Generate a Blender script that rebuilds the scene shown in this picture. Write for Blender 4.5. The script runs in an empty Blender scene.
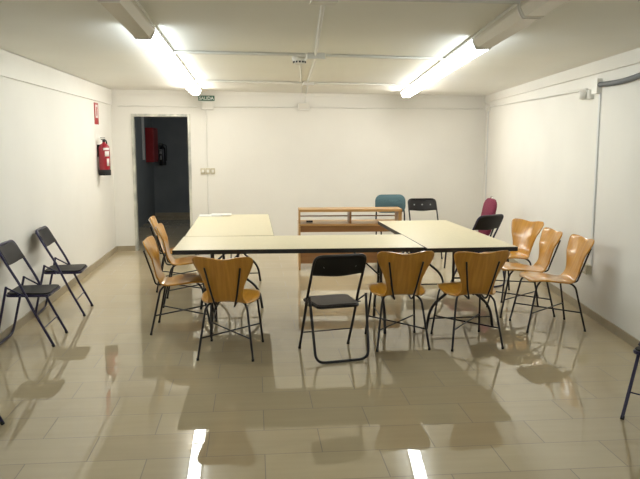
import bpy, bmesh, math, random
from mathutils import Vector, Matrix
random.seed(4)
S = bpy.context.scene
COL = S.collection
PI = math.pi

# ------------------------------------------------------------------ materials
def mat(name, color, rough=0.5, metal=0.0, spec=0.5, coat=0.0, emit=None, estr=0.0):
    m = bpy.data.materials.new(name); m.use_nodes = True
    b = m.node_tree.nodes['Principled BSDF']
    b.inputs['Base Color'].default_value = (*color, 1)
    b.inputs['Roughness'].default_value = rough
    b.inputs['Metallic'].default_value = metal
    b.inputs['Specular IOR Level'].default_value = spec
    b.inputs['Coat Weight'].default_value = coat
    if emit:
        b.inputs['Emission Color'].default_value = (*emit, 1)
        b.inputs['Emission Strength'].default_value = estr
    return m
def N(m, t, **kw):
    n = m.node_tree.nodes.new(t)
    for k, v in kw.items(): setattr(n, k, v)
    return n
def L(m, a, b): m.node_tree.links.new(a, b)
def pb(m): return m.node_tree.nodes['Principled BSDF']

def noisy(m, c1, c2, scale, stretch=(1, 1, 1), bump=0.0, detail=4, lo=0.35, hi=0.65, bscale=None):
    tc = N(m, 'ShaderNodeTexCoord'); mp = N(m, 'ShaderNodeMapping')
    mp.inputs['Scale'].default_value = stretch
    no = N(m, 'ShaderNodeTexNoise'); no.inputs['Scale'].default_value = scale; no.inputs['Detail'].default_value = detail
    cr = N(m, 'ShaderNodeValToRGB')
    cr.color_ramp.elements[0].position = lo; cr.color_ramp.elements[1].position = hi
    cr.color_ramp.elements[0].color = (*c1, 1); cr.color_ramp.elements[1].color = (*c2, 1)
    L(m, tc.outputs['Object'], mp.inputs['Vector']); L(m, mp.outputs['Vector'], no.inputs['Vector'])
    L(m, no.outputs['Fac'], cr.inputs['Fac']); L(m, cr.outputs['Color'], pb(m).inputs['Base Color'])
    if bump:
        n2 = N(m, 'ShaderNodeTexNoise'); n2.inputs['Scale'].default_value = bscale or scale * 3
        L(m, tc.outputs['Object'], n2.inputs['Vector'])
        bp = N(m, 'ShaderNodeBump'); bp.inputs['Strength'].default_value = bump; bp.inputs['Distance'].default_value = 0.004
        L(m, n2.outputs['Fac'], bp.inputs['Height']); L(m, bp.outputs['Normal'], pb(m).inputs['Normal'])
    return m

M = {}
M['wall'] = noisy(mat('wall_paint', (.8, .78, .73), .75, spec=.3), (.785, .77, .72), (.815, .80, .75), 1.3, bump=.25, bscale=60)
M['ceil'] = noisy(mat('ceiling_paint', (.6, .57, .5), .85, spec=.2), (.845, .84, .79), (.87, .865, .815), 1.1, bump=.3, bscale=40)
M['base'] = noisy(mat('skirting_tile', (.36, .30, .21), .3), (.34, .285, .19), (.40, .34, .235), 5)
M['frame'] = noisy(mat('galvanised_door_frame', (.62, .62, .56), .4, metal=.2), (.40, .41, .38), (.72, .71, .62), 9, (1, 1, .5))
M['black'] = mat('black_tube', (.008, .007, .010), .32, spec=.5)
M['black2'] = mat('navy_black_tube', (.014, .011, .055), .3, spec=.5)
M['panel'] = mat('black_vinyl', (.009, .008, .008), .5, spec=.3)
M['seatgrey'] = mat('dark_vinyl_seat', (.050, .040, .038), .36, spec=.55)
M['rivet'] = mat('steel_rivet', (.35, .36, .36), .3, metal=.9)
M['steel'] = mat('bright_steel', (.7, .72, .72), .25, metal=1)
M['rubber'] = mat('rubber_foot', (.012, .012, .012), .7)
M['white'] = mat('white_plastic', (.76, .75, .70), .4)
M['conduit'] = mat('conduit_plastic', (.74, .73, .68), .45)
M['greyconduit'] = mat('pale_grey_conduit', (.70, .71, .70), .4)
M['greycable'] = mat('corrugated_grey_conduit', (.13, .14, .155), .5)
M['switch'] = mat('cream_switch', (.55, .50, .36), .4)
M['housing'] = mat('lamp_housing', (.70, .68, .62), .45)
M['diffoff'] = mat('unlit_diffuser', (.62, .58, .48), .35)
TUBES = [((.87, .96, 1.0), 11.5), ((.96, .965, .91), 14.0), ((.92, .965, .96), 18.0), ((1.0, .95, .86), 29.0), ((.90, .96, 1.0), 27.0)]
for _i, (_c, _e) in enumerate(TUBES):
    M['diffon%d' % _i] = mat('lit_diffuser', (.9, .9, .88), .4, emit=_c, estr=_e)
M['red'] = mat('extinguisher_red', (.30, .006, .02), .28, coat=.4)
M['redsign'] = mat('red_sign', (.40, .012, .02), .4)
M['label'] = mat('label_white', (.70, .68, .66), .5)
M['tealcloth'] = noisy(mat('teal_cloth', (.06, .16, .19), .9, spec=.2), (.075, .135, .155), (.095, .165, .185), 90, bump=.3)
M['maroon'] = noisy(mat('maroon_cloth', (.2, .02, .06), .85, spec=.25), (.17, .028, .055), (.22, .040, .075), 80, bump=.3)
M['green'] = mat('exit_green', (.005, .10, .055), .4)
M['signwhite'] = mat('sign_white', (.8, .85, .8), .5)
M['paper'] = mat('paper', (.86, .86, .84), .7)
M['topcream'] = noisy(mat('cream_laminate', (.80, .74, .50), .30, spec=.45), (.70, .62, .41), (.73, .65, .435), 30)
M['edge'] = mat('black_edge', (.010, .010, .010), .45)
M['darkred'] = mat('hose_cabinet_red', (.30, .012, .015), .4)
M['hallshade'] = noisy(mat('hall_shaded_paint', (.2, .21, .21), .7), (.17, .185, .19), (.205, .22, .22), 2)  # wall colour darkened to stand in for the unlit hall's shade

def wood(name, c1, c2, rough, stretch=(9, 9, .8), coat=.3, scale=3.0):
    m = mat(name, c1, rough, coat=coat)
    pb(m).inputs['Coat Roughness'].default_value = .12
    return noisy(m, c1, c2, scale, stretch, detail=6, lo=.3, hi=.7)
M['ply'] = wood('honey_plywood', (.47, .20, .016), (.60, .29, .030), .28, (14, 2.2, 1.1), .7)
M['desk'] = wood('desk_wood', (.40, .215, .070), (.52, .30, .11), .38, (.8, 9, 9), .15)
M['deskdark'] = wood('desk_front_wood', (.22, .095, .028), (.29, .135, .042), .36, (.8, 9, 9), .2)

# floor: glossy 60x30 porcelain in running bond
def floor_mat():
    m = mat('glossy_floor_tile', (.36, .30, .2), .06)
    tc = N(m, 'ShaderNodeTexCoord'); mp = N(m, 'ShaderNodeMapping')
    mp.inputs['Location'].default_value = (-.036 + 20 * .608, -4.11 + 40 * .308, 0)
    br = N(m, 'ShaderNodeTexBrick')
    br.offset = .5; br.offset_frequency = 2; br.squash = 1
    br.inputs['Scale'].default_value = 1; br.inputs['Brick Width'].default_value = .608
    br.inputs['Row Height'].default_value = .308; br.inputs['Mortar Size'].default_value = .0028
    br.inputs['Mortar Smooth'].default_value = .3; br.inputs['Bias'].default_value = 0
    br.inputs['Color1'].default_value = (.50, .415, .27, 1); br.inputs['Color2'].default_value = (.53, .445, .292, 1)
    br.inputs['Mortar'].default_value = (.19, .155, .10, 1)
    L(m, tc.outputs['Object'], mp.inputs['Vector']); L(m, mp.outputs['Vector'], br.inputs['Vector'])
    m2 = N(m, 'ShaderNodeMapping'); m2.inputs['Scale'].default_value = (.9, 9, 1)
    no = N(m, 'ShaderNodeTexNoise'); no.inputs['Scale'].default_value = 2.2; no.inputs['Detail'].default_value = 5
    L(m, tc.outputs['Object'], m2.inputs['Vector']); L(m, m2.outputs['Vector'], no.inputs['Vector'])
    mr = N(m, 'ShaderNodeMapRange'); mr.inputs['To Min'].default_value = .92; mr.inputs['To Max'].default_value = 1.06
    L(m, no.outputs['Fac'], mr.inputs['Value'])
    mx = N(m, 'ShaderNodeMixRGB', blend_type='MULTIPLY'); mx.inputs['Fac'].default_value = 1
    L(m, br.outputs['Color'], mx.inputs['Color1']); L(m, mr.outputs['Result'], mx.inputs['Color2'])
    b = pb(m); L(m, mx.outputs['Color'], b.inputs['Base Color'])
    b.inputs['IOR'].default_value = 1.62
    rr = N(m, 'ShaderNodeMapRange'); rr.inputs['To Min'].default_value = .022; rr.inputs['To Max'].default_value = .5
    L(m, br.outputs['Fac'], rr.inputs['Value']); L(m, rr.outputs['Result'], b.inputs['Roughness'])
    n3 = N(m, 'ShaderNodeTexNoise'); n3.inputs['Scale'].default_value = 5; n3.inputs['Detail'].default_value = 1
    L(m, tc.outputs['Object'], n3.inputs['Vector'])
    bp = N(m, 'ShaderNodeBump'); bp.inputs['Strength'].default_value = .004; bp.inputs['Distance'].default_value = .01
    L(m, n3.outputs['Fac'], bp.inputs['Height']); L(m, bp.outputs['Normal'], b.inputs['Normal'])
    return m
M['floor'] = floor_mat()

# ------------------------------------------------------------------ mesh helpers
def link(name, me, m=None, parent=None):
    o = bpy.data.objects.new(name, me); COL.objects.link(o)
    if m is not None and me is not None: me.materials.append(M[m] if isinstance(m, str) else m)
    if parent: o.parent = parent
    return o
def tag(o, label=None, cat=None, group=None, kind=None):
    if label: o['label'] = label
    if cat: o['category'] = cat
    if group: o['group'] = group
    if kind: o['kind'] = kind
    return o
def empty(name, loc, rz, label, cat, group=None):
    o = bpy.data.objects.new(name, None); COL.objects.link(o); o.empty_display_size = .1
    o.location = loc; o.rotation_euler = (0, 0, rz)
    return tag(o, label, cat, group)

class MB:
    def __init__(s): s.v = []; s.f = []; s.sm = []
    def add(s, vs, fs, smooth=False, T=None):
        k = len(s.v)
        s.v += [tuple((T @ Vector(v)) if T else v) for v in vs]
        s.f += [tuple(i + k for i in f) for f in fs]; s.sm += [smooth] * len(fs)
        return s
    def box(s, x0, x1, y0, y1, z0, z1, T=None):
        vs = [(x, y, z) for z in (z0, z1) for y in (y0, y1) for x in (x0, x1)]
        return s.add(vs, [(0, 2, 3, 1), (4, 5, 7, 6), (0, 1, 5, 4), (2, 6, 7, 3), (0, 4, 6, 2), (1, 3, 7, 5)], T=T)
    def prism(s, poly, axis, a, b, T=None, smooth=False):
        # poly: 2D outline; axis: extrusion axis
        def P(p, t):
            return {'x': (t, p[0], p[1]), 'y': (p[0], t, p[1]), 'z': (p[0], p[1], t)}[axis]
        n = len(poly)
        vs = [P(p, a) for p in poly] + [P(p, b) for p in poly]
        fs = [(i, (i + 1) % n, n + (i + 1) % n, n + i) for i in range(n)] + [tuple(range(n))[::-1], tuple(range(n, 2 * n))]
        return s.add(vs, fs, smooth, T)
    def tube(s, pts, r, n=8, closed=False, cap=True):
        pts = [Vector(p) for p in pts]; m = len(pts); rings = []
        if not isinstance(r, (list, tuple)): r = [r] * m
        prev = None
        for i in range(m):
            a = pts[(i - 1) % m] if (i or closed) else pts[0]
            b = pts[(i + 1) % m] if (i < m - 1 or closed) else pts[-1]
            d = (b - a).normalized()
            if prev is None:
                ref = Vector((0, 0, 1)) if abs(d.z) < .9 else Vector((1, 0, 0))
                u = d.cross(ref).normalized()
            else:
                u = (prev - d * prev.dot(d)).normalized()
            prev = u; w = d.cross(u)
            rings.append([pts[i] + r[i] * (math.cos(2 * PI * k / n) * u + math.sin(2 * PI * k / n) * w) for k in range(n)])
        vs = [tuple(p) for R in rings for p in R]; fs = []
        for i in range(m if closed else m - 1):
            j = (i + 1) % m
            for k in range(n): fs.append((i * n + k, i * n + (k + 1) % n, j * n + (k + 1) % n, j * n + k))
        s.add(vs, fs, True)
        if cap and not closed:
            s.add(rings[0], [tuple(range(n))[::-1]]); s.add(rings[-1], [tuple(range(n))])
        return s
    def lathe(s, prof, n=20, T=None):
        vs = []; fs = []
        for (r, z) in prof: vs += [(r * math.cos(2 * PI * k / n), r * math.sin(2 * PI * k / n), z) for k in range(n)]
        for i in range(len(prof) - 1):
            for k in range(n): fs.append((i * n + k, i * n + (k + 1) % n, (i + 1) * n + (k + 1) % n, (i + 1) * n + k))
        fs2 = [tuple(range(n))[::-1], tuple((len(prof) - 1) * n + k for k in range(n))]
        k0 = len(s.v); s.add(vs, fs, True, T)
        s.f += [tuple(i + k0 for i in f) for f in fs2]; s.sm += [False, False]
        return s
    def build(s, name, m, parent=None, bevel=0.0, smooth=None, solid=0.0, kind=None):
        me = bpy.data.meshes.new(name); me.from_pydata(s.v, [], s.f)
        for p, q in zip(me.polygons, s.sm): p.use_smooth = q if smooth is None else smooth
        bm = bmesh.new(); bm.from_mesh(me); bmesh.ops.recalc_face_normals(bm, faces=bm.faces); bm.to_mesh(me); bm.free()
        o = link(name, me, m, parent)
        if solid:
            md = o.modifiers.new('solid', 'SOLIDIFY'); md.thickness = solid; md.offset = 0
        if bevel:
            md = o.modifiers.new('bevel', 'BEVEL'); md.width = bevel; md.segments = 2; md.limit_method = 'ANGLE'
        if kind: o['kind'] = kind
        return o

def fillet(pts, r, seg=5, closed=False):
    """round the corners of a polyline"""
    pts = [Vector(p) for p in pts]; out = []; m = len(pts)
    for i, p in enumerate(pts):
        if not closed and i in (0, m - 1): out.append(p); continue
        a = pts[(i - 1) % m] - p; b = pts[(i + 1) % m] - p
        rr = min(r, a.length * .49, b.length * .49)
        A = p + a.normalized() * rr; B = p + b.normalized() * rr
        for k in range(seg + 1):
            t = k / seg; out.append(A * (1 - t) ** 2 + p * 2 * t * (1 - t) + B * t * t)
    return out
def interp(keys, t):
    """Catmull-Rom through rows of numbers"""
    n = len(keys) - 1; x = t * n; i = min(int(x), n - 1); u = x - i
    P = [keys[max(i - 1, 0)], keys[i], keys[i + 1], keys[min(i + 2, n)]]
    return [.5 * (2 * b + (c - a) * u + (2 * a - 5 * b + 4 * c - d) * u * u + (3 * b - a - 3 * c + d) * u ** 3) for a, b, c, d in zip(*P)]
def rrect(x0, x1, y0, y1, r, seg=4):
    out = []
    for cx, cy, a in ((x1 - r, y1 - r, 0), (x0 + r, y1 - r, PI / 2), (x0 + r, y0 + r, PI), (x1 - r, y0 + r, 1.5 * PI)):
        for k in range(seg + 1): out.append((cx + r * math.cos(a + k / seg * PI / 2), cy + r * math.sin(a + k / seg * PI / 2)))
    return out
def dup(root, loc, rz, label, group=None):
    r = root.copy(); COL.objects.link(r); r.location = loc; r.rotation_euler = (0, 0, rz); r['label'] = label
    if group: r['group'] = group
    for ch in list(root.children):
        c = ch.copy(); COL.objects.link(c); c.parent = r
        for g in list(ch.children):
            d = g.copy(); COL.objects.link(d); d.parent = c
    return r

# ------------------------------------------------------------------ the room
YB = Vector((-2.085, 10.667, 0)); BD = Vector((.99818, .0603, 0)); BN = Vector((-.0603, .99818, 0))   # back wall: start, along, outward
def TB(z=0): return Matrix.Translation(YB) @ Matrix.Rotation(math.atan2(.0603, .99818), 4, 'Z')         # local x = along wall, local y = outward
TBK = TB()
RD = Vector((-.1138, -.9935, 0))                                                                      # right wall, towards the viewer
RB = YB + BD * 5.776
TRT = Matrix.Translation(RB) @ Matrix.Rotation(math.atan2(RD.y, RD.x), 4, 'Z')                         # local x = towards viewer, local y = outward (+x side)
def zc(x): return 2.387 - .0065 * (x + 2.085)
def rwall(x_along, depth, z): return TRT @ Vector((x_along, depth, z))
YF = -1.6   # room end behind the viewer

fl = MB().box(-2.6, 4.3, YF - .2, 16.2, -.1, 0).build('floor', 'floor', kind='structure')
c = MB()
x0, x1 = -2.6, 4.3
c.add([(x0, YF - .2, zc(x0)), (x1, YF - .2, zc(x1)), (x1, 16.2, zc(x1)), (x0, 16.2, zc(x0)),
       (x0, YF - .2, 2.6), (x1, YF - .2, 2.6), (x1, 16.2, 2.6), (x0, 16.2, 2.6)],
      [(0, 1, 2, 3), (7, 6, 5, 4), (0, 4, 5, 1), (1, 5, 6, 2), (2, 6, 7, 3), (3, 7, 4, 0)])
c.build('ceiling', 'ceil', kind='structure')
WT = 2.40
MB().box(-2.285, -2.085, YF - .2, 10.667, 0, WT).build('wall_left', 'wall', kind='structure')
RL = (RB.y - YF) / .9935
MB().box(0, RL, 0, .2, 0, 2.372, T=TRT).build('wall_right', 'wall', kind='structure')
# the wall with the doorway
DU0, DU1, DZ = .302, 1.120, 2.018
b = MB()
b.box(-.2, DU0, 0, .14, 0, 2.385, T=TBK); b.box(DU1, 6.0, 0, .14, 0, 2.345, T=TBK); b.box(DU0, DU1, 0, .14, DZ, 2.38, T=TBK)
b.build('wall_back', 'wall', kind='structure')
MB().box(-2.3, 3.0, YF - .2, YF, 0, 2.36).build('wall_front', 'wall', kind='structure')
# hall beyond the doorway
MB().box(-2.40, -2.20, 10.84, 15.7, 0, 2.38).build('wall_hall_left', 'hallshade', kind='structure')
MB().box(-2.40, .6, 15.7, 15.9, 0, 2.37).build('wall_hall_back', 'hallshade', kind='structure')
MB().box(.4, .6, 11.0, 15.7, 0, 2.36).build('wall_hall_right', 'hallshade', kind='structure')
MB().box(-2.20, .4, 15.685, 15.7, 0, .08).build('baseboard_hall', 'base', kind='structure')
# skirting
bs = MB().box(-2.085, -2.073, YF, 10.667, 0, .075); bs.build('baseboard_left', 'base', kind='structure')
MB().box(0, RL, -.012, 0, 0, .075, T=TRT).build('baseboard_right', 'base', kind='structure')
bb = MB().box(.012, DU0 - .02, -.012, 0, 0, .075, T=TBK); bb.box(DU1 + .024, 5.76, -.012, 0, 0, .075, T=TBK)
bb.build('baseboard_back', 'base', kind='structure')
# wall band under the ceiling (a slightly proud course)
def beam(z0, T, a, b_, zt, name, d=.028):
    MB().box(a, b_, -d, 0, z0, zt, T=T).build(name, 'wall', kind='structure', bevel=.004)
TLT = Matrix.Translation((-2.085, 10.667, 0)) @ Matrix.Rotation(-PI / 2, 4, 'Z')     # local x toward viewer; local y = +X (into room)
MB().box(0.02, 12.2, 0, .024, 2.165, 2.383, T=TLT).build('trim_1', 'wall', kind='structure', bevel=.004)
beam(2.240, TRT, .02, RL, 2.372, 'trim_2')
beam(2.318, TBK, .02, 5.75, 2.395, 'trim_3', .022)

# door frame (metal lining, no leaf)
df = MB()
for (a, b_) in ((DU0 - .020, DU0 + .010), (DU1 - .010, DU1 + .024)):
    df.box(a, b_, -.014, .0, 0, DZ + .022, T=TBK)
for (a, b_) in ((DU0, DU0 + .018), (DU1 - .018, DU1)):
    df.box(a, b_, .0, .15, 0, DZ, T=TBK)
df.box(DU0 + .010, DU1 - .010, -.014, 0, DZ - .010, DZ + .022, T=TBK); df.box(DU0, DU1, 0, .15, DZ - .018, DZ, T=TBK)
df.build('door_1', 'frame', kind='structure')

# ------------------------------------------------------------------ things on the walls and ceiling
def back_tube(name, u0, z0, u1, z1, r, label, m='conduit', off=.012):
    o = MB().tube([TBK @ Vector((u0, -off, z0)), TBK @ Vector((u1, -off, z1))], r).build(name, m)
    return tag(o, label, 'conduit')
back_tube('wall_conduit', .10, 2.150, 1.31, 2.150, .010, 'thin white conduit along back wall above the doorway, left of the green exit sign')
back_tube('wall_conduit', 1.50, 2.150, 2.75, 2.150, .010, 'white conduit along back wall between the box under the exit sign and the middle box')
back_tube('wall_conduit', 2.95, 2.150, 5.72, 2.148, .010, 'long white conduit along back wall from the middle box to the right corner')
back_tube('wall_conduit', 1.385, 1.25, 1.385, 2.10, .009, 'thin vertical conduit on back wall running up from the light switches')
back_tube('wall_conduit', 1.385, .09, 1.385, 1.145, .007, 'thin vertical conduit on back wall running down from the light switches')

# exit sign
sg = MB().box(1.268, 1.508, -.012, -.0, 2.236, 2.312, T=TBK).build('exit_sign', 'green', bevel=.002)
sg['label'] = 'green SALIDA exit sign with white letters high on back wall'; sg['category'] = 'sign'
cu = bpy.data.curves.new('lettering', 'FONT'); cu.body = 'SALIDA'; cu.size = .066; cu.extrude = .001; cu.align_x = 'CENTER'; cu.offset = .0012
tmp = bpy.data.objects.new('tmp', cu); COL.objects.link(tmp); bpy.context.view_layer.update()
me = bpy.data.meshes.new_from_object(tmp); bpy.data.objects.remove(tmp)
me.transform(TBK @ Matrix.Translation((1.388, -.0135, 2.252)) @ Matrix.Rotation(PI / 2, 4, 'X'))
lt = link('lettering', me, 'signwhite', sg)
# emergency light below it
em = empty('emergency_light', TBK @ Vector((1.402, 0, 2.105)), math.atan2(.0603, .99818), 'white emergency light box on back wall right under the exit sign', 'light fixture')
MB().box(-.088, .088, -.045, 0, 0, .118).build('housing', 'white', em, bevel=.006)
MB().box(-.075, .075, -.052, -.045, .03, .105).build('diffuser', 'housing', em, bevel=.004)
em2 = empty('emergency_light', TBK @ Vector((2.852, 0, 2.100)), math.atan2(.0603, .99818), 'white emergency light box at middle of back wall under the ceiling conduits', 'light fixture')
MB().box(-.088, .088, -.045, 0, 0, .118).build('housing', 'white', em2, bevel=.006)
MB().box(-.075, .075, -.052, -.045, .03, .105).build('diffuser', 'housing', em2, bevel=.004)
# light switches
WHICH = ['left one of the three cream light switches on back wall', 'middle one of the three cream light switches on back wall', 'right one of the three cream light switches on back wall']
for i in range(3):
    u = 1.312 + .074 * i
    sw = empty('light_switch', TBK @ Vector((u, 0, 1.15)), math.atan2(.0603, .99818), WHICH[i], 'switch', 'light switches beside the doorway')
    MB().box(-.033, .033, -.028, 0, 0, .085).build('switch_box', 'switch', sw, bevel=.003)
    MB().box(-.018, .018, -.036, -.028, .02, .065).build('rocker', 'white', sw, bevel=.002)

# ceiling conduits
def ceil_bar(name, p, q, r, label, cat='conduit', m='conduit'):
    P = Vector((*p, zc(p[0]) - r)); Q = Vector((*q, zc(q[0]) - r))
    o = MB().tube([P, Q], r, n=8).build(name, m)
    return tag(o, label, cat)
def lx(y): return -.705 - .0195 * (y - 4.7)      # left lamp row centre
def rx(y): return 1.43 + .113 * (y - 3.33)        # right lamp row centre
ceil_bar('ceiling_conduit', (lx(6.05) + .08, 6.05), (.44, 6.09), .014, 'white conduit across ceiling from left lamp row to the near junction box')
ceil_bar('ceiling_conduit', (.62, 6.10), (rx(6.2) - .08, 6.19), .014, 'white conduit across ceiling from the near junction box to right lamp row')
ceil_bar('ceiling_conduit', (lx(8.8) + .08, 8.80), (.60, 8.88), .014, 'white conduit across ceiling from left lamp row to the far junction box')
ceil_bar('ceiling_conduit', (.76, 8.89), (rx(9.0) - .08, 8.99), .014, 'white conduit across ceiling from the far junction box to right lamp row')
ceil_bar('ceiling_conduit', (.43, 3.70), (rx(3.7) - .08, 3.68), .014, 'pale grey conduit across ceiling nearest the viewer, meeting right lamp row', m='greyconduit')
ceil_bar('ceiling_trunking', (.525, 6.04), (.37, 3.75), .012, 'white conduit along ceiling from the near junction box toward the viewer')
ceil_bar('ceiling_trunking', (.665, 8.80), (.545, 6.16), .012, 'white conduit along ceiling between the two middle junction boxes')
ceil_bar('ceiling_trunking', (.80, 10.79), (.69, 8.96), .012, 'white conduit along ceiling from the far junction box to back wall')
back_tube('wall_conduit', 2.875, 2.222, 2.875, 2.316, .011, 'short conduit from ceiling down to the middle emergency light')
def jbox(x, y, a, b_, h, label, rz=.06):
    e = empty('junction_box', (x, y, zc(x) - h), rz, label, 'junction box')
    MB().box(-a, a, -b_, b_, 0.006, h).build('box_body', 'white', e, bevel=.004)
    MB().box(-a - .003, a + .003, -b_ - .003, b_ + .003, 0, .010).build('lid', 'white', e, bevel=.002)
    return e
jbox(.53, 6.10, .075, .055, .050, 'white junction box on ceiling beside the smoke detector')
jbox(.68, 8.88, .070, .055, .045, 'small white junction box on ceiling nearer the back wall')
jbox(.365, 3.70, .065, .045, .045, 'white junction box on ceiling nearest the viewer')
# smoke detector
sd = empty('smoke_detector', (.405, 6.28, zc(.405) - .075), 0, 'round white smoke detector on ceiling between the lamp rows', 'smoke detector')
MB().lathe([(.062, .035), (.066, .045), (.066, .0745)], 24).build('base', 'white', sd)
MB().lathe([(.020, 0), (.040, .004), (.052, .014), (.056, .032), (.056, .036)], 24).build('dome', 'housing', sd)
gr = MB()
for k in range(12):
    a = k * PI / 6; gr.box(-.008, .008, .0535, .0575, .014, .028, T=Matrix.Rotation(a, 4, 'Z'))
gr.build('vent_slots', 'rubber', sd)
ceil_bar('ceiling_conduit', (.735, 10.78), (.415, 6.36), .009, 'thin white conduit along ceiling from smoke detector to back wall')

# lamps
def lamp(cx, y0, y1, ang, on, label, grp):
    ymid = (y0 + y1) / 2; Ln = (y1 - y0) / 2 - .004
    z = zc(cx) - .001
    e = empty('fluorescent_lamp', (cx, ymid, z - .090), ang, label, 'ceiling lamp', grp)
    MB().box(-.078, .078, -Ln, Ln, .070, .089).build('housing', 'housing', e, bevel=.002)
    MB().prism([(-.072, .070), (-.072, .048), (-.048, .0), (.048, .0), (.072, .048), (.072, .070)], 'y', -Ln + .022, Ln - .022).build('diffuser', 'diffon%d' % on if on is not None else 'diffoff', e)
    for s in (-1, 1):
        a, b_ = (Ln - .022, Ln) if s > 0 else (-Ln, -Ln + .022)
        MB().prism([(-.075, .070), (-.075, .047), (-.050, -.003), (.050, -.003), (.075, .047), (.075, .070)], 'y', a, b_).build('end_cap', 'housing', e)
    return e
posL = ['end to end with the unlit one', 'second from the dark one', 'third from the dark one', 'farthest, by the exit sign']
posR = ['end to end with the unlit one', 'second from the dark one', 'third from the dark one', 'farthest, by the back wall']
for i in range(4):
    U = 1.36; a = 4.76 + U * i
    lamp(lx(a + U / 2), a, a + U, .0195, i, 'lit tube lamp in left ceiling row, ' + posL[i], 'lit lamps of the left row')
for i in range(4):
    U = 1.315; a = 4.91 + U * i
    lamp(rx(a + U / 2), a, a + U, -.1125, i, 'lit tube lamp in right ceiling row, ' + posR[i], 'lit lamps of the right row')
lamp(lx(-.2), -.85, .45, .0195, 4, 'added unseen fill lamp continuing left ceiling row, above the viewer', 'added fill lamps above the viewer')  # unseen lamps, added as fill for foreground floor and chair backs
lamp(rx(-.2), -.85, .45, -.1125, 4, 'added unseen fill lamp continuing right ceiling row, above the viewer', 'added fill lamps above the viewer')
lamp(lx(4.15), 3.54, 4.76, .0195, None, 'unlit tube lamp with cream cover in left ceiling row', 'unlit lamps')
lamp(rx(4.31), 3.71, 4.91, -.1125, None, 'unlit tube lamp in right ceiling row, touching the lit ones', 'unlit lamps')
lamp(rx(3.1), 2.50, 3.70, -.1125, None, 'unlit tube lamp in right ceiling row at the top edge of the picture', 'unlit lamps')

# left wall: sign and extinguisher
sx = -2.085
s = MB().box(sx, sx + .008, 9.57, 9.79, 1.860, 2.140).build('extinguisher_sign', 'redsign')
tag(s, 'small red and white safety sign on left wall above the extinguisher', 'sign')
MB().box(sx + .008, sx + .010, 9.61, 9.75, 1.945, 2.115).build('white_panel', 'label', s)
ic = MB().box(sx + .010, sx + .0115, 9.655, 9.705, 1.97, 2.07); ic.box(sx + .010, sx + .0115, 9.665, 9.695, 2.07, 2.09); ic.box(sx + .010, sx + .0115, 9.695, 9.730, 2.07, 2.08)
ic.build('pictogram', 'redsign', s)
def extinguisher(loc, rz, label, red='red', sc=1.0):
    e = empty('fire_extinguisher', loc, rz, label, 'fire extinguisher'); e.scale = (sc, sc, sc)
    MB().lathe([(.072, .055), (.075, .07), (.075, .36), (.068, .395), (.045, .425), (.022, .438), (.020, .455)], 24).build('cylinder', red, e)
    MB().lathe([(.078, 0), (.081, .01), (.081, .070), (.076, .078)], 24).build('base_ring', 'rubber', e)
    v = MB().lathe([(.018, .452), (.020, .458), (.020, .485), (.012, .490)], 12)
    v.box(-.012, .012, -.07, .030, .486, .496); v.box(-.012, .012, -.085, .020, .508, .516)
    v.build('valve', 'rubber', e)
    MB().tube(fillet([(0, .018, .475), (.0, .085, .475), (.0, .098, .40), (0, .090, .10)], .04), .010).build('hose', 'rubber', e)
    for nm, z0, z1, a0, a1 in (('label', .345, .375, -75, -5), ('label', .26, .33, -60, -10), ('label', .13, .23, -42, -14)):
        q = MB(); vs = []; fs = []; n = 8
        for k in range(n + 1):
            a = math.radians(a0 + (a1 - a0) * k / n)
            vs += [(.0762 * math.cos(a), .0762 * math.sin(a), z0), (.0762 * math.cos(a), .0762 * math.sin(a), z1)]
        for k in range(n): fs.append((2 * k, 2 * k + 2, 2 * k + 3, 2 * k + 1))
        q.add(vs, fs, True); q.build(nm, 'label', e, solid=.0015)
    MB().box(-.095, -.06, -.02, .02, .25, .42).build('wall_bracket', 'rubber', e)
    return e
extinguisher((-1.994, 9.65, 1.185), math.radians(-12), 'red fire extinguisher hung on left wall near the corner', 'red', .97)

# right wall
def wx(Y):  # distance along right wall for a given world Y
    return (RB.y - Y) / .9935
TAB = 2.155
def rtube(name, a, za, b_, zb, r, label, m='conduit'):
    o = MB().tube([rwall(a, -r, za), rwall(b_, -r, zb)], r).build(name, m)
    return tag(o, label, 'conduit')
rtube('wall_conduit', wx(10.68), 2.162, wx(6.50), 2.118, .013, 'white conduit along right wall from the corner box to the siren')
rtube('wall_conduit', wx(10.80), 2.10, wx(10.80), .09, .009, 'thin vertical grey conduit on right wall near the back corner', 'greyconduit')
tag(MB().box(wx(6.18) - .018, wx(6.18) + .018, -.014, 0, .475, 2.06, T=TRT).build('wall_trunking', 'greyconduit', bevel=.002), 'pale vertical trunking on right wall running down to the socket', 'trunking')
def rbox(name, Y, z0, w, h, d, label, cat, m='white'):
    e = empty(name, rwall(wx(Y), 0, z0), math.atan2(RD.y, RD.x), label, cat)
    MB().box(-w / 2, w / 2, -d + .008, 0, 0, h).build('box_body', m, e, bevel=.004)
    MB().box(-w / 2 - .002, w / 2 + .002, -d, -d + .012, -.002, h + .002).build('lid', m, e, bevel=.003)
    return e
rbox('junction_box', 10.78, 2.10, .11, .10, .045, 'white junction box high on right wall in the back corner', 'junction box')
rbox('junction_box', 6.22, 2.06, .13, .13, .05, 'white junction box high on right wall where the dark conduit starts', 'junction box')
so = rbox('wall_socket', 6.22, .40, .10, .085, .055, 'cream socket box low on right wall at foot of the conduit', 'socket', 'switch')
MB().lathe([(.024, 0), (.024, .006)], 16, T=Matrix.Translation((0, -.056, .042)) @ Matrix.Rotation(PI / 2, 4, 'X')).build('socket_face', 'white', so)
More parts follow.
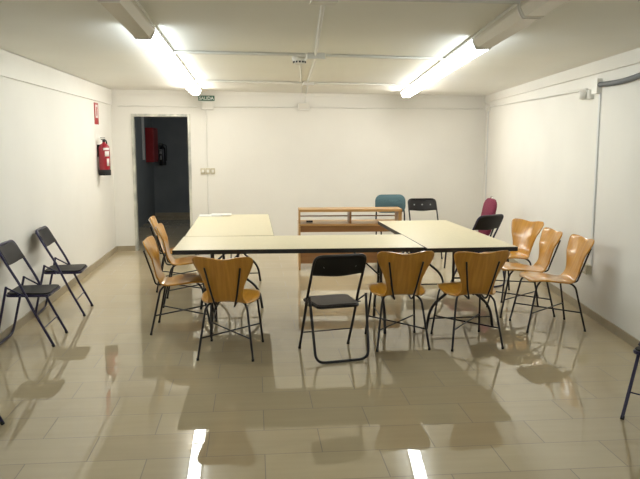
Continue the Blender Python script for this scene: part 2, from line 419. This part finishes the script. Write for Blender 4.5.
# siren / emergency bulkhead
sr = empty('wall_siren', rwall(wx(6.42), 0, 2.03), math.atan2(RD.y, RD.x), 'small white siren on right wall just left of the junction box', 'siren')
MB().box(-.075, .075, -.05, 0, -.01, .075).build('base', 'white', sr, bevel=.008)
MB().lathe([(.042, 0), (.046, .02), (.040, .05), (.022, .062)], 20, T=Matrix.Translation((-.015, -.05, .030)) @ Matrix.Rotation(PI / 2, 4, 'X')).build('sounder', 'white', sr)
# corrugated dark conduit
pts = []; rad = []
for k in range(161):
    t = k / 160; pts.append(rwall(wx(6.155) + t * 2.6, -.028, 2.135 + .075 * t - .028 * math.sin(PI * min(t * 2.2, 1)))); rad.append(.024 if k % 2 else .020)
tag(MB().tube(pts, rad, n=10).build('corrugated_conduit', 'greycable'), 'dark grey corrugated conduit along top of right wall', 'conduit')

# hall objects
hl = bpy.data.lights.new('hall_fill', 'AREA'); hl.energy = 13; hl.size = 1.2; hl.color = (.9, .95, 1.0)  # added fill light, lifts the hall out of black; no visible source
ho = bpy.data.objects.new('hall_fill', hl); COL.objects.link(ho); ho.location = (.20, 12.6, 1.7); ho.rotation_euler = (PI / 2, 0, .70)
hs = empty('hose_cabinet', (-2.20, 14.95, 1.22), 0, 'dark red fire cabinet on the hall wall seen through the doorway', 'cabinet')
MB().box(0, .16, -.30, .34, 0, .70).build('cabinet_body', 'darkred', hs, bevel=.006)
MB().box(.161, .170, -.27, .31, .03, .67).build('door', 'darkred', hs, bevel=.003)
tag(MB().box(-2.199, -2.17, 14.22, 14.36, 1.28, 2.37).build('wall_trunking', 'white'), 'vertical pale trunking strip on the hall wall through the doorway', 'trunking')
extinguisher((-1.985, 15.60, 1.13), math.radians(-90), 'dark fire extinguisher on the far hall wall through the doorway', 'black', .92)

# ------------------------------------------------------------------ tables
def table(name, cx, cy, lx_, ly_, rz, label, spread=.30, inset=.30, H=.76, skew=0.0):
    """lx_ = length, ly_ = width; local x runs along the length"""
    e = empty(name, (cx, cy, 0), rz, label, 'table', 'cream folding tables')
    a, b_ = lx_ / 2, ly_ / 2
    def slab(mb, p, q, z0, z1):      # plan outline with a slightly skewed right-hand end
        return mb.prism([(-a + p, -b_ + p), (a - p + skew, -b_ + p), (a - p - skew, b_ - p), (-a + p, b_ - p)], 'z', z0, z1)
    slab(MB(), .0028, 0, H - .0012, H + .0008).build('tabletop', 'topcream', e)
    eb = slab(MB(), 0, 0, H - .036, H - .0012)
    eb.build('edge_band', 'edge', e)
    for sx_ in (-1, 1):
        X = sx_ * (a - inset)
        for sy in (-1, 1):
            MB().tube(fillet([(X, sy * .07, H - .036), (X, sy * .07, .36), (X, sy * (spread - .03), .20), (X, sy * spread, .0)], .10, 6), .0125, n=10).build('leg', 'black', e)
        MB().tube([(X, -spread + .005, .095), (X, spread - .005, .095)], .006).build('stretcher', 'black', e)
        MB().tube([(X, 0, .45), (X - sx_ * .30, 0, H - .037)], .007).build('brace', 'black', e)
        MB().box(X - .02, X + .02, -.10, .10, H - .052, H - .036).build('hinge_plate', 'black', e)
        MB().tube([(X, -.07, .45), (X, .07, .45)], .008).build('stretcher', 'black', e)
    return e
def rot(p, q): return math.atan2(q[1] - p[1], q[0] - p[0])
table('folding_table', .3626, 6.054, 2.050, .831, -.014, 'long cream table in front, the chairs with backs to viewer stand at it', inset=.29, skew=.0137)
table('folding_table', -.2414, 7.471, 1.955, .826, PI / 2 + .005, 'cream table at back left with white papers on its far end', inset=.29)
table('folding_table', 1.765, 6.592, 2.028, .772, PI / 2 + .026, 'cream table on the right running back toward the wooden desk', inset=.29)
pa = empty('paper_stack', (-.48, 8.30, .761), .05, 'white papers lying on far end of back left table', 'papers')
MB().box(-.17, .10, -.06, .07, 0, .012).build('sheet', 'paper', pa)
MB().box(-.03, .20, -.05, .07, .0125, .022, T=Matrix.Rotation(-.12, 4, 'Z')).build('sheet', 'paper', pa)

# ------------------------------------------------------------------ wooden desk with riser
dk = empty('wooden_desk', (1.212, 8.78, 0), -.03, 'low brown wooden desk with raised shelf behind the tables', 'desk')
W = .66
for s_ in (-1, 1):
    a, b_ = (-W, -W + .022) if s_ < 0 else (W - .022, W)
    MB().box(a, b_, 0, .50, 0, .565).build('side_panel', 'desk', dk, bevel=.002)
    a, b_ = (-W, -W + .022) if s_ < 0 else (W - .045, W - .0)
    MB().box(a, b_, .02, .30, .596, .745).build('riser_panel', 'desk', dk, bevel=.002)
MB().box(-W, W, 0, .50, .568, .594).build('desktop', 'desk', dk, bevel=.002)
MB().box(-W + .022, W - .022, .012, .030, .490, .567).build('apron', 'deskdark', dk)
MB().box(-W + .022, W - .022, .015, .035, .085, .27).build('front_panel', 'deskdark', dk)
MB().box(-W, W, .0, .30, .747, .780).build('riser_shelf', 'desk', dk, bevel=.002)
MB().box(-.012, .012, .02, .29, .595, .746).build('divider', 'deskdark', dk)
MB().box(-W + .022, W - .045, .285, .30, .66, .675).build('rail', 'deskdark', dk)
tag(MB().box(.66, .74, 8.93, 8.975, .6, .622).build('stapler', 'rubber'), 'small dark object lying on the wooden desk, left end', 'desk item')
bpy.data.objects['stapler'].name = 'desk_item'

# ------------------------------------------------------------------ wooden (plywood shell) chair
SH = [ # y, z, halfwidth
 (.222, .440, .115), (.212, .450, .155), (.185, .459, .188), (.130, .464, .212), (.060, .459, .223), (-.010, .450, .224), (-.075, .441, .212),
 (-.118, .434, .186), (-.154, .434, .158), (-.182, .446, .140), (-.203, .475, .131), (-.224, .520, .133), (-.246, .575, .148), (-.270, .638, .174),
 (-.292, .694, .200), (-.309, .738, .217), (-.321, .768, .223), (-.330, .788, .215), (-.336, .799, .196)]
def shell_mb():
    rows, cols = 64, 21; vs = []; fs = []
    for i in range(rows):
        t = i / (rows - 1); y, z, w = interp(SH, t)
        for j in range(cols):
            u = -1 + 2 * j / (cols - 1)
            back = min(max((z - .50) / .15, 0), 1); back = back if t > .5 else 0
            dz = -.012 * u * u * (1 - back) * (1 if t < .5 else .3)
            yy = y + .038 * u * u * back
            top = min(max((z - .70) / .10, 0), 1) if t > .5 else 0
            dz -= .020 * top ** 2 * (math.cos(u * PI * .62) ** 2 if abs(u) < .8 else 0)
            fr = min(max((y - .15) / .07, 0), 1) if t < .5 else 0
            yy -= fr * .012 * u * u
            vs.append((u * w, yy, z + dz))
    for i in range(rows - 1):
        for j in range(cols - 1):
            a = i * cols + j; fs.append((a, a + 1, a + cols + 1, a + cols))
    return MB().add(vs, fs, True)
def wooden_chair(loc, rz, label, grp):
    e = empty('wooden_chair', loc, rz, label, 'chair', grp)
    sh = shell_mb().build('seat_shell', 'ply', e, solid=.011)
    for s_ in (-1, 1):
        MB().tube(fillet([(s_ * .208, -.258, .012), (s_ * .158, -.178, .385), (s_ * .13, -.13, .418), (s_ * .08, -.09, .424)], .035), .0088).build('leg', 'black', e)
        MB().tube([(s_ * .2085, -.2595, .0), (s_ * .2075, -.257, .018)], .0105).build('foot_cap', 'rubber', e)
        MB().tube(fillet([(s_ * .212, .256, .012), (s_ * .180, .175, .405), (s_ * .15, .13, .437), (s_ * .08, .10, .442)], .035), .0088).build('leg', 'black', e)
        MB().tube([(s_ * .2122, .2565, .0), (s_ * .211, .253, .018)], .0105).build('foot_cap', 'rubber', e)
        MB().tube(fillet([(s_ * .075, .12, .440), (s_ * .070, -.08, .424), (s_ * .066, -.208, .405), (s_ * .074, -.232, .418), (s_ * .095, -.250, .50), (s_ * .132, -.312, .715)], .03), .0075).build('back_support', 'black', e)
        MB().tube([(s_ * .188, -.226, .163), (-s_ * .199, .224, .168)], .0062).build('cross_brace', 'black', e)
    return e
GW = 'wooden shell chairs around the tables'
w = wooden_chair((-.196, 5.365, 0), -.15, 'wooden chair at front left of long table, its back to the viewer', GW)
dup(w, (1.143, 5.495, 0), .01, 'wooden chair seen from behind, just right of the black folding chair', GW)
dup(w, (1.716, 5.458, 0), .06, 'wooden chair seen from behind, at near right corner of the tables', GW)
dup(w, (2.572, 5.86, 0), PI / 2 - .01, 'nearest of the three wooden chairs along the right wall', GW)
dup(w, (2.530, 6.385, 0), PI / 2 - .03, 'middle one of the three wooden chairs along the right wall', GW)
dup(w, (2.64, 7.08, 0), PI / 2 + .42, 'farthest of the three wooden chairs on the right, its back shining', GW)
dup(w, (-.625, 6.085, 0), -PI / 2 - .03, 'nearest of the three wooden chairs in profile left of the tables', GW)
dup(w, (-.66, 7.10, 0), -PI / 2 + .03, 'middle one of the three wooden chairs left of the tables', GW)
dup(w, (-.83, 7.84, 0), -PI / 2 + .06, 'farthest wooden chair on the left, before the doorway', GW)

# ------------------------------------------------------------------ folding chair
def folding_chair(loc, rz, label, grp, tube='black', seat='seatgrey', rivets=True):
    e = empty('folding_chair', loc, rz, label, 'chair', grp)
    R = .0105
    # front legs rise into the back hoop
    def side(z):
        return interp([(.22,), (.105,), (-.012,), (-.095,), (-.160,)], [0, .25, .51, .665, .81].index(z) / 4)[0]
    hoop = [(-.205, .222, .010), (-.205, .100, .255), (-.203, -.012, .510), (-.203, -.100, .668), (-.200, -.178, .814), (.200, -.178, .814), (.203, -.100, .668), (.203, -.012, .510), (.205, .100, .255), (.205, .222, .010)]
    MB().tube(fillet(hoop, .06, 6), R, n=10).build('front_frame', tube, e)
    loop = [(-.222, -.108, .495), (-.212, -.205, .06), (-.205, -.225, .0115), (.205, -.225, .0115), (.212, -.205, .06), (.222, -.108, .495)]
    loop = [(-.224, -.110, .500), (-.208, -.224, .0115), (.208, -.224, .0115), (.224, -.110, .500)]
    MB().tube(fillet(loop, .075, 7), R, n=10).build('rear_leg_loop', tube, e)
    MB().tube([(-.205, .150, .152), (.205, .150, .152)], .0045).build('crossbar', tube, e)
    # seat
    ol = rrect(-.190, .190, -.145, .205, .05)
    ol = [(x * (1.0 - .10 * (y < 0)), y) for x, y in ol]
    MB().prism(ol, 'z', .403, .422).build('seat_pan', tube, e, bevel=.004)
    MB().prism([(x * .96, y * .96) for x, y in ol], 'z', .4225, .434).build('seat', seat, e, bevel=.005)
    for s_ in (-1, 1):
        MB().tube([(s_ * .2255, -.110, .492), (s_ * .214, .03, .414)], .007).build('link_bar', tube, e)
        MB().tube([(s_ * .175, -.02, .414), (s_ * .216, -.02, .414)], .006).build('pivot', tube, e)
        for (x, y) in ((s_ * .205, .2225),):
            MB().tube([(x, y + .001, 0), (x, y - .008, .02)], .0125).build('foot_cap', 'rubber', e)
    # back panel, curved round the hoop
    vs = []; fs = []; cols = 18; rowz = 6
    for i in range(rowz):
        t = i / (rowz - 1)
        for j in range(cols):
            u = -1 + 2 * j / (cols - 1)
            w_ = .207 - .02 * t
            z = .655 + .163 * t
            if t > .7: z -= .022 * abs(u) ** 8 * (t - .7) / .3
            z += -.006 * math.cos(u * PI) * (1 - t) * 1.0
            y = -.093 - .085 * t - .022 * (1 - u * u)
            vs.append((u * w_, y, z))
    for i in range(rowz - 1):
        for j in range(cols - 1):
            a = i * cols + j; fs.append((a, a + 1, a + cols + 1, a + cols))
    MB().add(vs, fs, True).build('backrest', 'panel', e, solid=.022, bevel=.004)
    for x, yy in () if not rivets else ((-.118, -.143), (0, -.150), (.118, -.143)):
        MB().lathe([(.0105, -.0135), (.0105, .0135)], 12, T=Matrix.Translation((x, yy, .732)) @ Matrix.Rotation(PI / 2 + .42, 4, 'X')).build('rivet', 'rivet', e)
    return e
GF = 'black folding chairs'
f = folding_chair((.588, 5.212, 0), .22, 'black folding chair with grey seat at long table, seen from behind', GF)
f.scale = (1, 1, .98)
g = folding_chair((-1.84, 6.80, 0), -PI / 2 + .05, 'black folding chair against left wall, the farther of the two whole ones', GF, 'black2', 'panel', False)
dup(g, (-1.84, 5.81, 0), -PI / 2 + .01, 'black folding chair against left wall, the nearer whole one', GF)
dup(g, (-1.69, 3.82, 0), -PI / 2 + .02, 'black folding chair at lower left edge of picture, only a leg tip showing', GF)
dup(g, (2.443, 3.734, 0), 2.214, 'black folding chair at lower right edge of picture, only one leg showing', GF)
dup(f, (2.40, 9.72, 0), PI + .02, 'black folding chair facing the viewer by back wall beside the teal chair', GF).scale = (1, 1, 1)
dup(g, (2.54, 7.70, 0), math.atan2(.48, .88), 'black folding chair behind right table, in front of the maroon chair', GF)
# orientation of the side folding chair: local +Y -> (-.6, .8)

# ------------------------------------------------------------------ upholstered chairs
def cushion(name, m, e, w, d, h, T, r=.05, taper=1.0):
    ol = rrect(-w / 2, w / 2, -d / 2, d / 2, r, 5)
    q = MB(); n = len(ol); vs = []; levels = [(-h / 2, .93), (-h / 2 + .012, .985), (0, 1.0), (h / 2 - .012, .985), (h / 2, .93), (h / 2 + .004, .6)]
    for z, s_ in levels: vs += [(x * s_, y * s_, z) for x, y in ol]
    fs = []
    for i in range(len(levels) - 1):
        for k in range(n): fs.append((i * n + k, i * n + (k + 1) % n, (i + 1) * n + (k + 1) % n, (i + 1) * n + k))
    fs += [tuple(range(n))[::-1], tuple((len(levels) - 1) * n + k for k in range(n))]
    return q.add(vs, fs, True, T).build(name, m, e)
def padded_chair(loc, rz, label, m, bw, bz0, bz1, y0, lean, r, hole=False):
    e = empty(name_of[m], loc, rz, label, 'chair')
    cushion('seat', m, e, .46, .44, .07, Matrix.Translation((0, .02, .445)), .06)
    h = bz1 - bz0
    cushion('backrest', m, e, bw, h, .05, Matrix.Translation((0, y0 - lean * .5, (bz0 + bz1) / 2)) @ Matrix.Rotation(math.atan2(lean, h), 4, 'X') @ Matrix.Rotation(PI / 2, 4, 'X'), r)
    for s_ in (-1, 1):
        MB().tube([(s_ * .20, .235, 0), (s_ * .205, .20, .41)], .011).build('leg', 'black', e)
        MB().tube([(s_ * .20, -.245, 0), (s_ * .205, -.19, .41)], .011).build('leg', 'black', e)
        MB().tube(fillet([(s_ * .205, -.10, .402), (s_ * .207, -.21, .405), (s_ * .205, y0 - .01, bz0 - .02), (s_ * .19, y0 - lean * .4 - .025, bz0 + .12)], .04), .011).build('back_post', 'black', e)
        MB().tube([(s_ * .205, -.20, .405), (s_ * .205, .20, .405)], .010).build('seat_rail', 'black', e)
    if hole:
        MB().tube(fillet([(-.05, y0 - lean * .98, bz1 - .012), (-.04, y0 - lean * 1.0 - .002, bz1 + .018), (.04, y0 - lean * 1.0 - .002, bz1 + .018), (.05, y0 - lean * .98, bz1 - .012)], .02), .006).build('handle', 'steel', e)
    return e
name_of = {'tealcloth': 'office_chair', 'maroon': 'banquet_chair'}
padded_chair((1.93, 9.62, 0), PI, 'teal upholstered chair behind wooden desk, facing the viewer', 'tealcloth', .44, .625, .885, -.21, .03, .09)
padded_chair((2.68, 8.58, 0), PI / 2, 'maroon padded chair in profile by right wall behind folding chair', 'maroon', .40, .44, .925, -.20, .10, .11, True)

# ------------------------------------------------------------------ camera, world, view
cam = bpy.data.cameras.new('camera'); co = bpy.data.objects.new('camera', cam); COL.objects.link(co)
cam.sensor_width = 36; cam.lens = 700 / 640 * 36; cam.clip_start = .05
co.location = (0, 0, 1.62)
co.rotation_euler = (math.radians(90 - 7.889), 0, math.radians(-5.3356))
S.camera = co
wd = bpy.data.worlds.new('world'); S.world = wd; wd.use_nodes = True
wd.node_tree.nodes['Background'].inputs['Color'].default_value = (.05, .05, .055, 1)
S.view_settings.view_transform = 'Standard'; S.view_settings.look = 'None'
S.view_settings.gamma = 1; S.view_settings.use_curve_mapping = False
S.view_settings.exposure = 0.06
